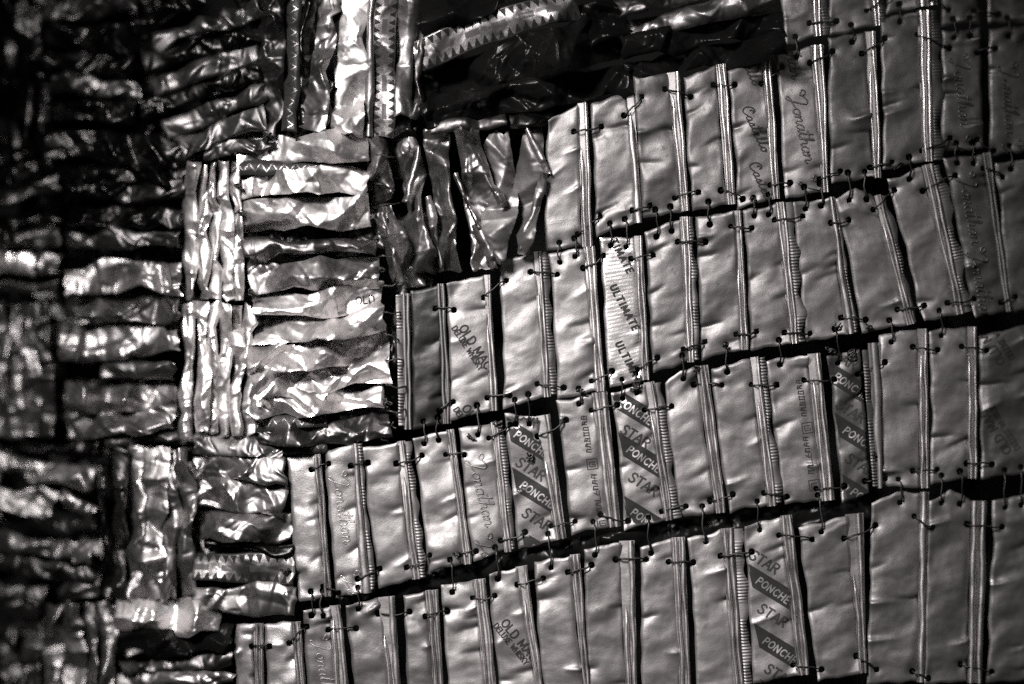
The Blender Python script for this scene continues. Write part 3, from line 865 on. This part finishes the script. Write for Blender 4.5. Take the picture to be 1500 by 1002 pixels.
# bright upright blocks of shredded strips
for i, x in enumerate((282, 297, 313, 329, 345)):
    K(x, 238 + rnd.uniform(-4, 6), x + rnd.uniform(-4, 6), 438, rnd.uniform(15, 21), rnd.uniform(15, 21), 'bright', .9, 17, 'long', arch=5)
for i, x in enumerate((277, 294, 312, 330, 348, 364)):
    K(x, 444, x + rnd.uniform(-6, 4), 640 + rnd.uniform(-6, 6), rnd.uniform(16, 22), rnd.uniform(16, 22), 'bright', .9, 17, 'long', arch=5)
K(284, 652, 415, 660, 30, 34, 'dull', .8, 14)
# horizontal block left of it
K(97, 415, 268, 408, 40, 44, 'mid', .8, 34, 'cross', bow=-10)
K(105, 462, 264, 452, 34, 36, 'dull', .9, 28)
K(90, 507, 264, 498, 40, 38, 'mid', .7, 36, 'cross')
K(150, 540, 258, 544, 24, 24, 'dull', .8, 24)
K(98, 574, 256, 582, 34, 38, 'mid', .8, 36, 'cross', bow=8)
K(98, 618, 256, 612, 38, 34, 'mid', .9, 28, bow=6)
K(150, 644, 262, 638, 14, 14, 'dull', .6, 20)
TILT = (0.0, 0.35)
# far left upright and horizontal blocks
K(-12, 352, 88, 352, 24, 24, 'dull', .7, 26)
K(-14, 386, 54, 386, 28, 30, 'bright', .5, 34, 'cross')
K(52, 388, 88, 388, 30, 34, 'mid', .9, 18)
K(-10, 424, 82, 422, 22, 20, 'dull', .8, 20)
for x, t in ((-2, 'mid'), (22, 'mid'), (45, 'mid'), (64, 'dull')):
    K(x, 446, x + 3, 640, 24, 26, t, .8, 20, 'long')
K(20, 655, 145, 652, 22, 18, 'dark', .7, 22)
K(-10, 676, 140, 704, 30, 32, 'mid', .9, 22)
K(-6, 730, 78, 738, 38, 32, 'mid', .7, 30)
K(92, 722, 138, 752, 18, 30, 'mid', .5, 36)
K(-6, 764, 138, 770, 26, 26, 'black', .4, 40, lift=-6)
K(-4, 793, 104, 802, 26, 24, 'mid', .8, 26, 'cross')
K(104, 812, 138, 815, 24, 26, 'mid', .8, 20)
K(-6, 826, 138, 846, 26, 24, 'dull', .9, 20)
K(-6, 866, 66, 872, 24, 24, 'dull', .7, 22)
K(86, 876, 146, 860, 26, 30, 'dull', .7, 24)
for x0, x1, wd, t in ((148, 158, 16, 'dark'), (176, 178, 24, 'dull'), (203, 202, 30, 'mid'), (228, 225, 30, 'mid'), (250, 252, 24, 'mid'), (270, 276, 22, 'mid')):
    K(x0, 656, x1, 878, wd, wd, t, .75, 30, 'long')
K(286, 688, 420, 690, 34, 36, 'mid', .9, 24, bow=-5)
K(288, 722, 418, 732, 44, 46, 'mid', .8, 38)
K(290, 768, 428, 772, 38, 40, 'mid', .7, 40)
K(300, 797, 430, 806, 16, 20, 'dark', .5, 30, lift=0)
K(285, 829, 432, 834, 38, 46, 'teeth', .25, 50, ragged=.4, lift=8)
K(286, 876, 434, 880, 36, 44, 'mid', .6, 30, 'cross', lift=6)
K(170, 900, 320, 904, 40, 50, 'bright', .7, 28, 'cross', lift=12)
K(176, 938, 342, 936, 34, 36, 'black', .6, 34)
K(184, 958, 246, 944, 16, 20, 'mid', .5, 24)
K(176, 978, 344, 966, 18, 20, 'dull', .6, 30)
K(176, 1000, 346, 994, 24, 24, 'mid', .7, 28)
for x, wd, t in ((14, 26, 'dull'), (46, 26, 'dull'), (76, 28, 'mid'), (106, 30, 'mid'), (132, 22, 'mid'), (158, 30, 'mid')):
    K(x, 884, x + rnd.uniform(0, 8), 1016, wd, wd, t, .75, 26, 'long')
# upright strips along the top
K(398, -12, 390, 196, 36, 38, 'dull', .9, 24)
K(430, -12, 424, 194, 24, 24, 'zig', .25, 30, 'long', ragged=.5)
K(455, -12, 442, 190, 20, 22, 'dark', .6, 34, 'long')
K(484, -12, 456, 192, 30, 34, 'mid', .8, 30)
K(480, 120, 470, 196, 18, 20, 'dull', .8, 30)
K(518, -12, 512, 200, 40, 44, 'bright', .55, 30)
K(543, -12, 541, 200, 12, 12, 'mid', .3, 40, 'long', ragged=.3)
K(567, -12, 561, 200, 34, 32, 'teeth', .2, 60, ragged=.3)
K(600, -12, 588, 170, 26, 26, 'mid', .5, 40, 'long', ragged=.5)
K(616, 40, 608, 172, 12, 16, 'dull', .5, 30, 'long')
# diagonal crushed block
for x0, y0, x1, y1, wd, t in ((200, 40, 300, 0, 22, 'dark'), (225, 66, 382, 8, 24, 'dull'), (215, 96, 376, 52, 26, 'dark'), (222, 128, 380, 76, 28, 'dull'), (228, 158, 386, 104, 26, 'dark'), (240, 186, 390, 134, 28, 'dull'), (262, 218, 392, 172, 30, 'dull'), (300, 228, 400, 208, 22, 'dull')):
    K(x0, y0, x1, y1, wd, wd, t, .8, 18)
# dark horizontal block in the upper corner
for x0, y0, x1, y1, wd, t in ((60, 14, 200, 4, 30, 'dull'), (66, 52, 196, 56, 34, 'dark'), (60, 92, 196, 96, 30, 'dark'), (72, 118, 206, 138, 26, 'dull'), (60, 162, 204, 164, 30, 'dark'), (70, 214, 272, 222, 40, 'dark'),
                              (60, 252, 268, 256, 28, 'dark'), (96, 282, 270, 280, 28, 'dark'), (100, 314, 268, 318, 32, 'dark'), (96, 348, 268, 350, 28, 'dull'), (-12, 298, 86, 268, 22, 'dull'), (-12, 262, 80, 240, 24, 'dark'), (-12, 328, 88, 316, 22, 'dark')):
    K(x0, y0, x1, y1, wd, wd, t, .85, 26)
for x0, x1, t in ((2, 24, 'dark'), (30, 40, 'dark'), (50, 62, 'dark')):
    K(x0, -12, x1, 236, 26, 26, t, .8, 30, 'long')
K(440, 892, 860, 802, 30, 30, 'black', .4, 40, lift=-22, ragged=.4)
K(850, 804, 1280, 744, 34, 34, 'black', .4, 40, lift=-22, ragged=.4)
# black lacquered strips and the toothed strip over the upper row
K(612, 40, 770, -26, 40, 36, 'black', .6, 40, lift=2)
K(606, 86, 846, 8, 44, 42, 'teeth', .18, 70, ragged=.3, bow=-8, lift=10, arch=1, tilt=-0.05, label='strip with dark printed teeth curving over the black strips')
K(615, 134, 905, 50, 66, 70, 'black', .75, 44, lift=3)
K(618, 168, 922, 112, 42, 46, 'black', .75, 40, lift=7)
K(846, 40, 916, 20, 70, 60, 'black', .7, 36, lift=1)
K(905, 14, 1140, -40, 26, 30, 'dull', .6, 40, lift=2)
K(916, 42, 1134, 0, 26, 32, 'mid', .5, 34, ragged=.5, lift=10)
K(912, 74, 1144, 32, 34, 36, 'black', .7, 40, lift=4)
K(916, 104, 1146, 66, 30, 36, 'black', .7, 44, lift=6)



class OnStrip:
    """lets lettering lie on a crumpled strip: height of the nearest point of its relief"""
    def __init__(s, ob):
        n = len(ob.data.vertices); c = np.zeros(n * 3, np.float32); ob.data.vertices.foreach_get('co', c)
        c = c.reshape(-1, 3) + np.array(ob['_c']); s.ob = ob; s.holes = []
        px = c[:, 0] / U + 750; py = 501 - (c[:, 2] - (ZC - BASE_Z)) / U
        for _ in range(3):
            k = 1 + sheet_depth(px, py) / CAM_D; px = c[:, 0] / U / k + 750; py = 501 - (c[:, 2] - (ZC - BASE_Z)) / U / k
        s.p = np.stack([px, py], -1); s.z = (sheet_depth(px, py) - c[:, 1]) / U
    def hat(s, px, py):
        q = np.stack([np.ravel(px), np.ravel(py)], -1); d = ((q[:, None, :] - s.p[None]) ** 2).sum(-1); i = np.argsort(d, 1)[:, :4]
        w = 1 / (np.take_along_axis(d, i, 1) + 0.2); z = (s.z[i] * w).sum(1) / w.sum(1)
        ok = np.where(d.min(1) < 6, 0.5, 5.0); return z, ok, ok


ribbon(OnStrip(lettered), word_strokes('OLD', CAPS, 11, (522, 446), -6, 0, 0.14, 1.0, 1.0), 1.8, 'greyink', lift=0.7)
for k in range(11):                       # wire that ties the bright patch to the rows beside it
    y = 232 + k * 37 + rnd.uniform(-6, 6)
    stitch((548 + (y - 220) * 0.05, y), (576 + (y - 220) * 0.04 + rnd.uniform(-4, 6), y + rnd.uniform(-6, 14)), 8, 6, rnd, 9)
for x, y, r in ((350, 275, 9), (352, 312, 9), (366, 430, 10), (553, 350, 9), (558, 395, 10), (566, 590, 12), (572, 622, 12), (390, 200, 9), (440, 206, 9), (508, 204, 9), (420, 836, 8), (424, 868, 8)):
    knot(x, y, r, rnd, 12)

for o in list(bpy.data.objects):
    if '_c' in o: del o['_c']
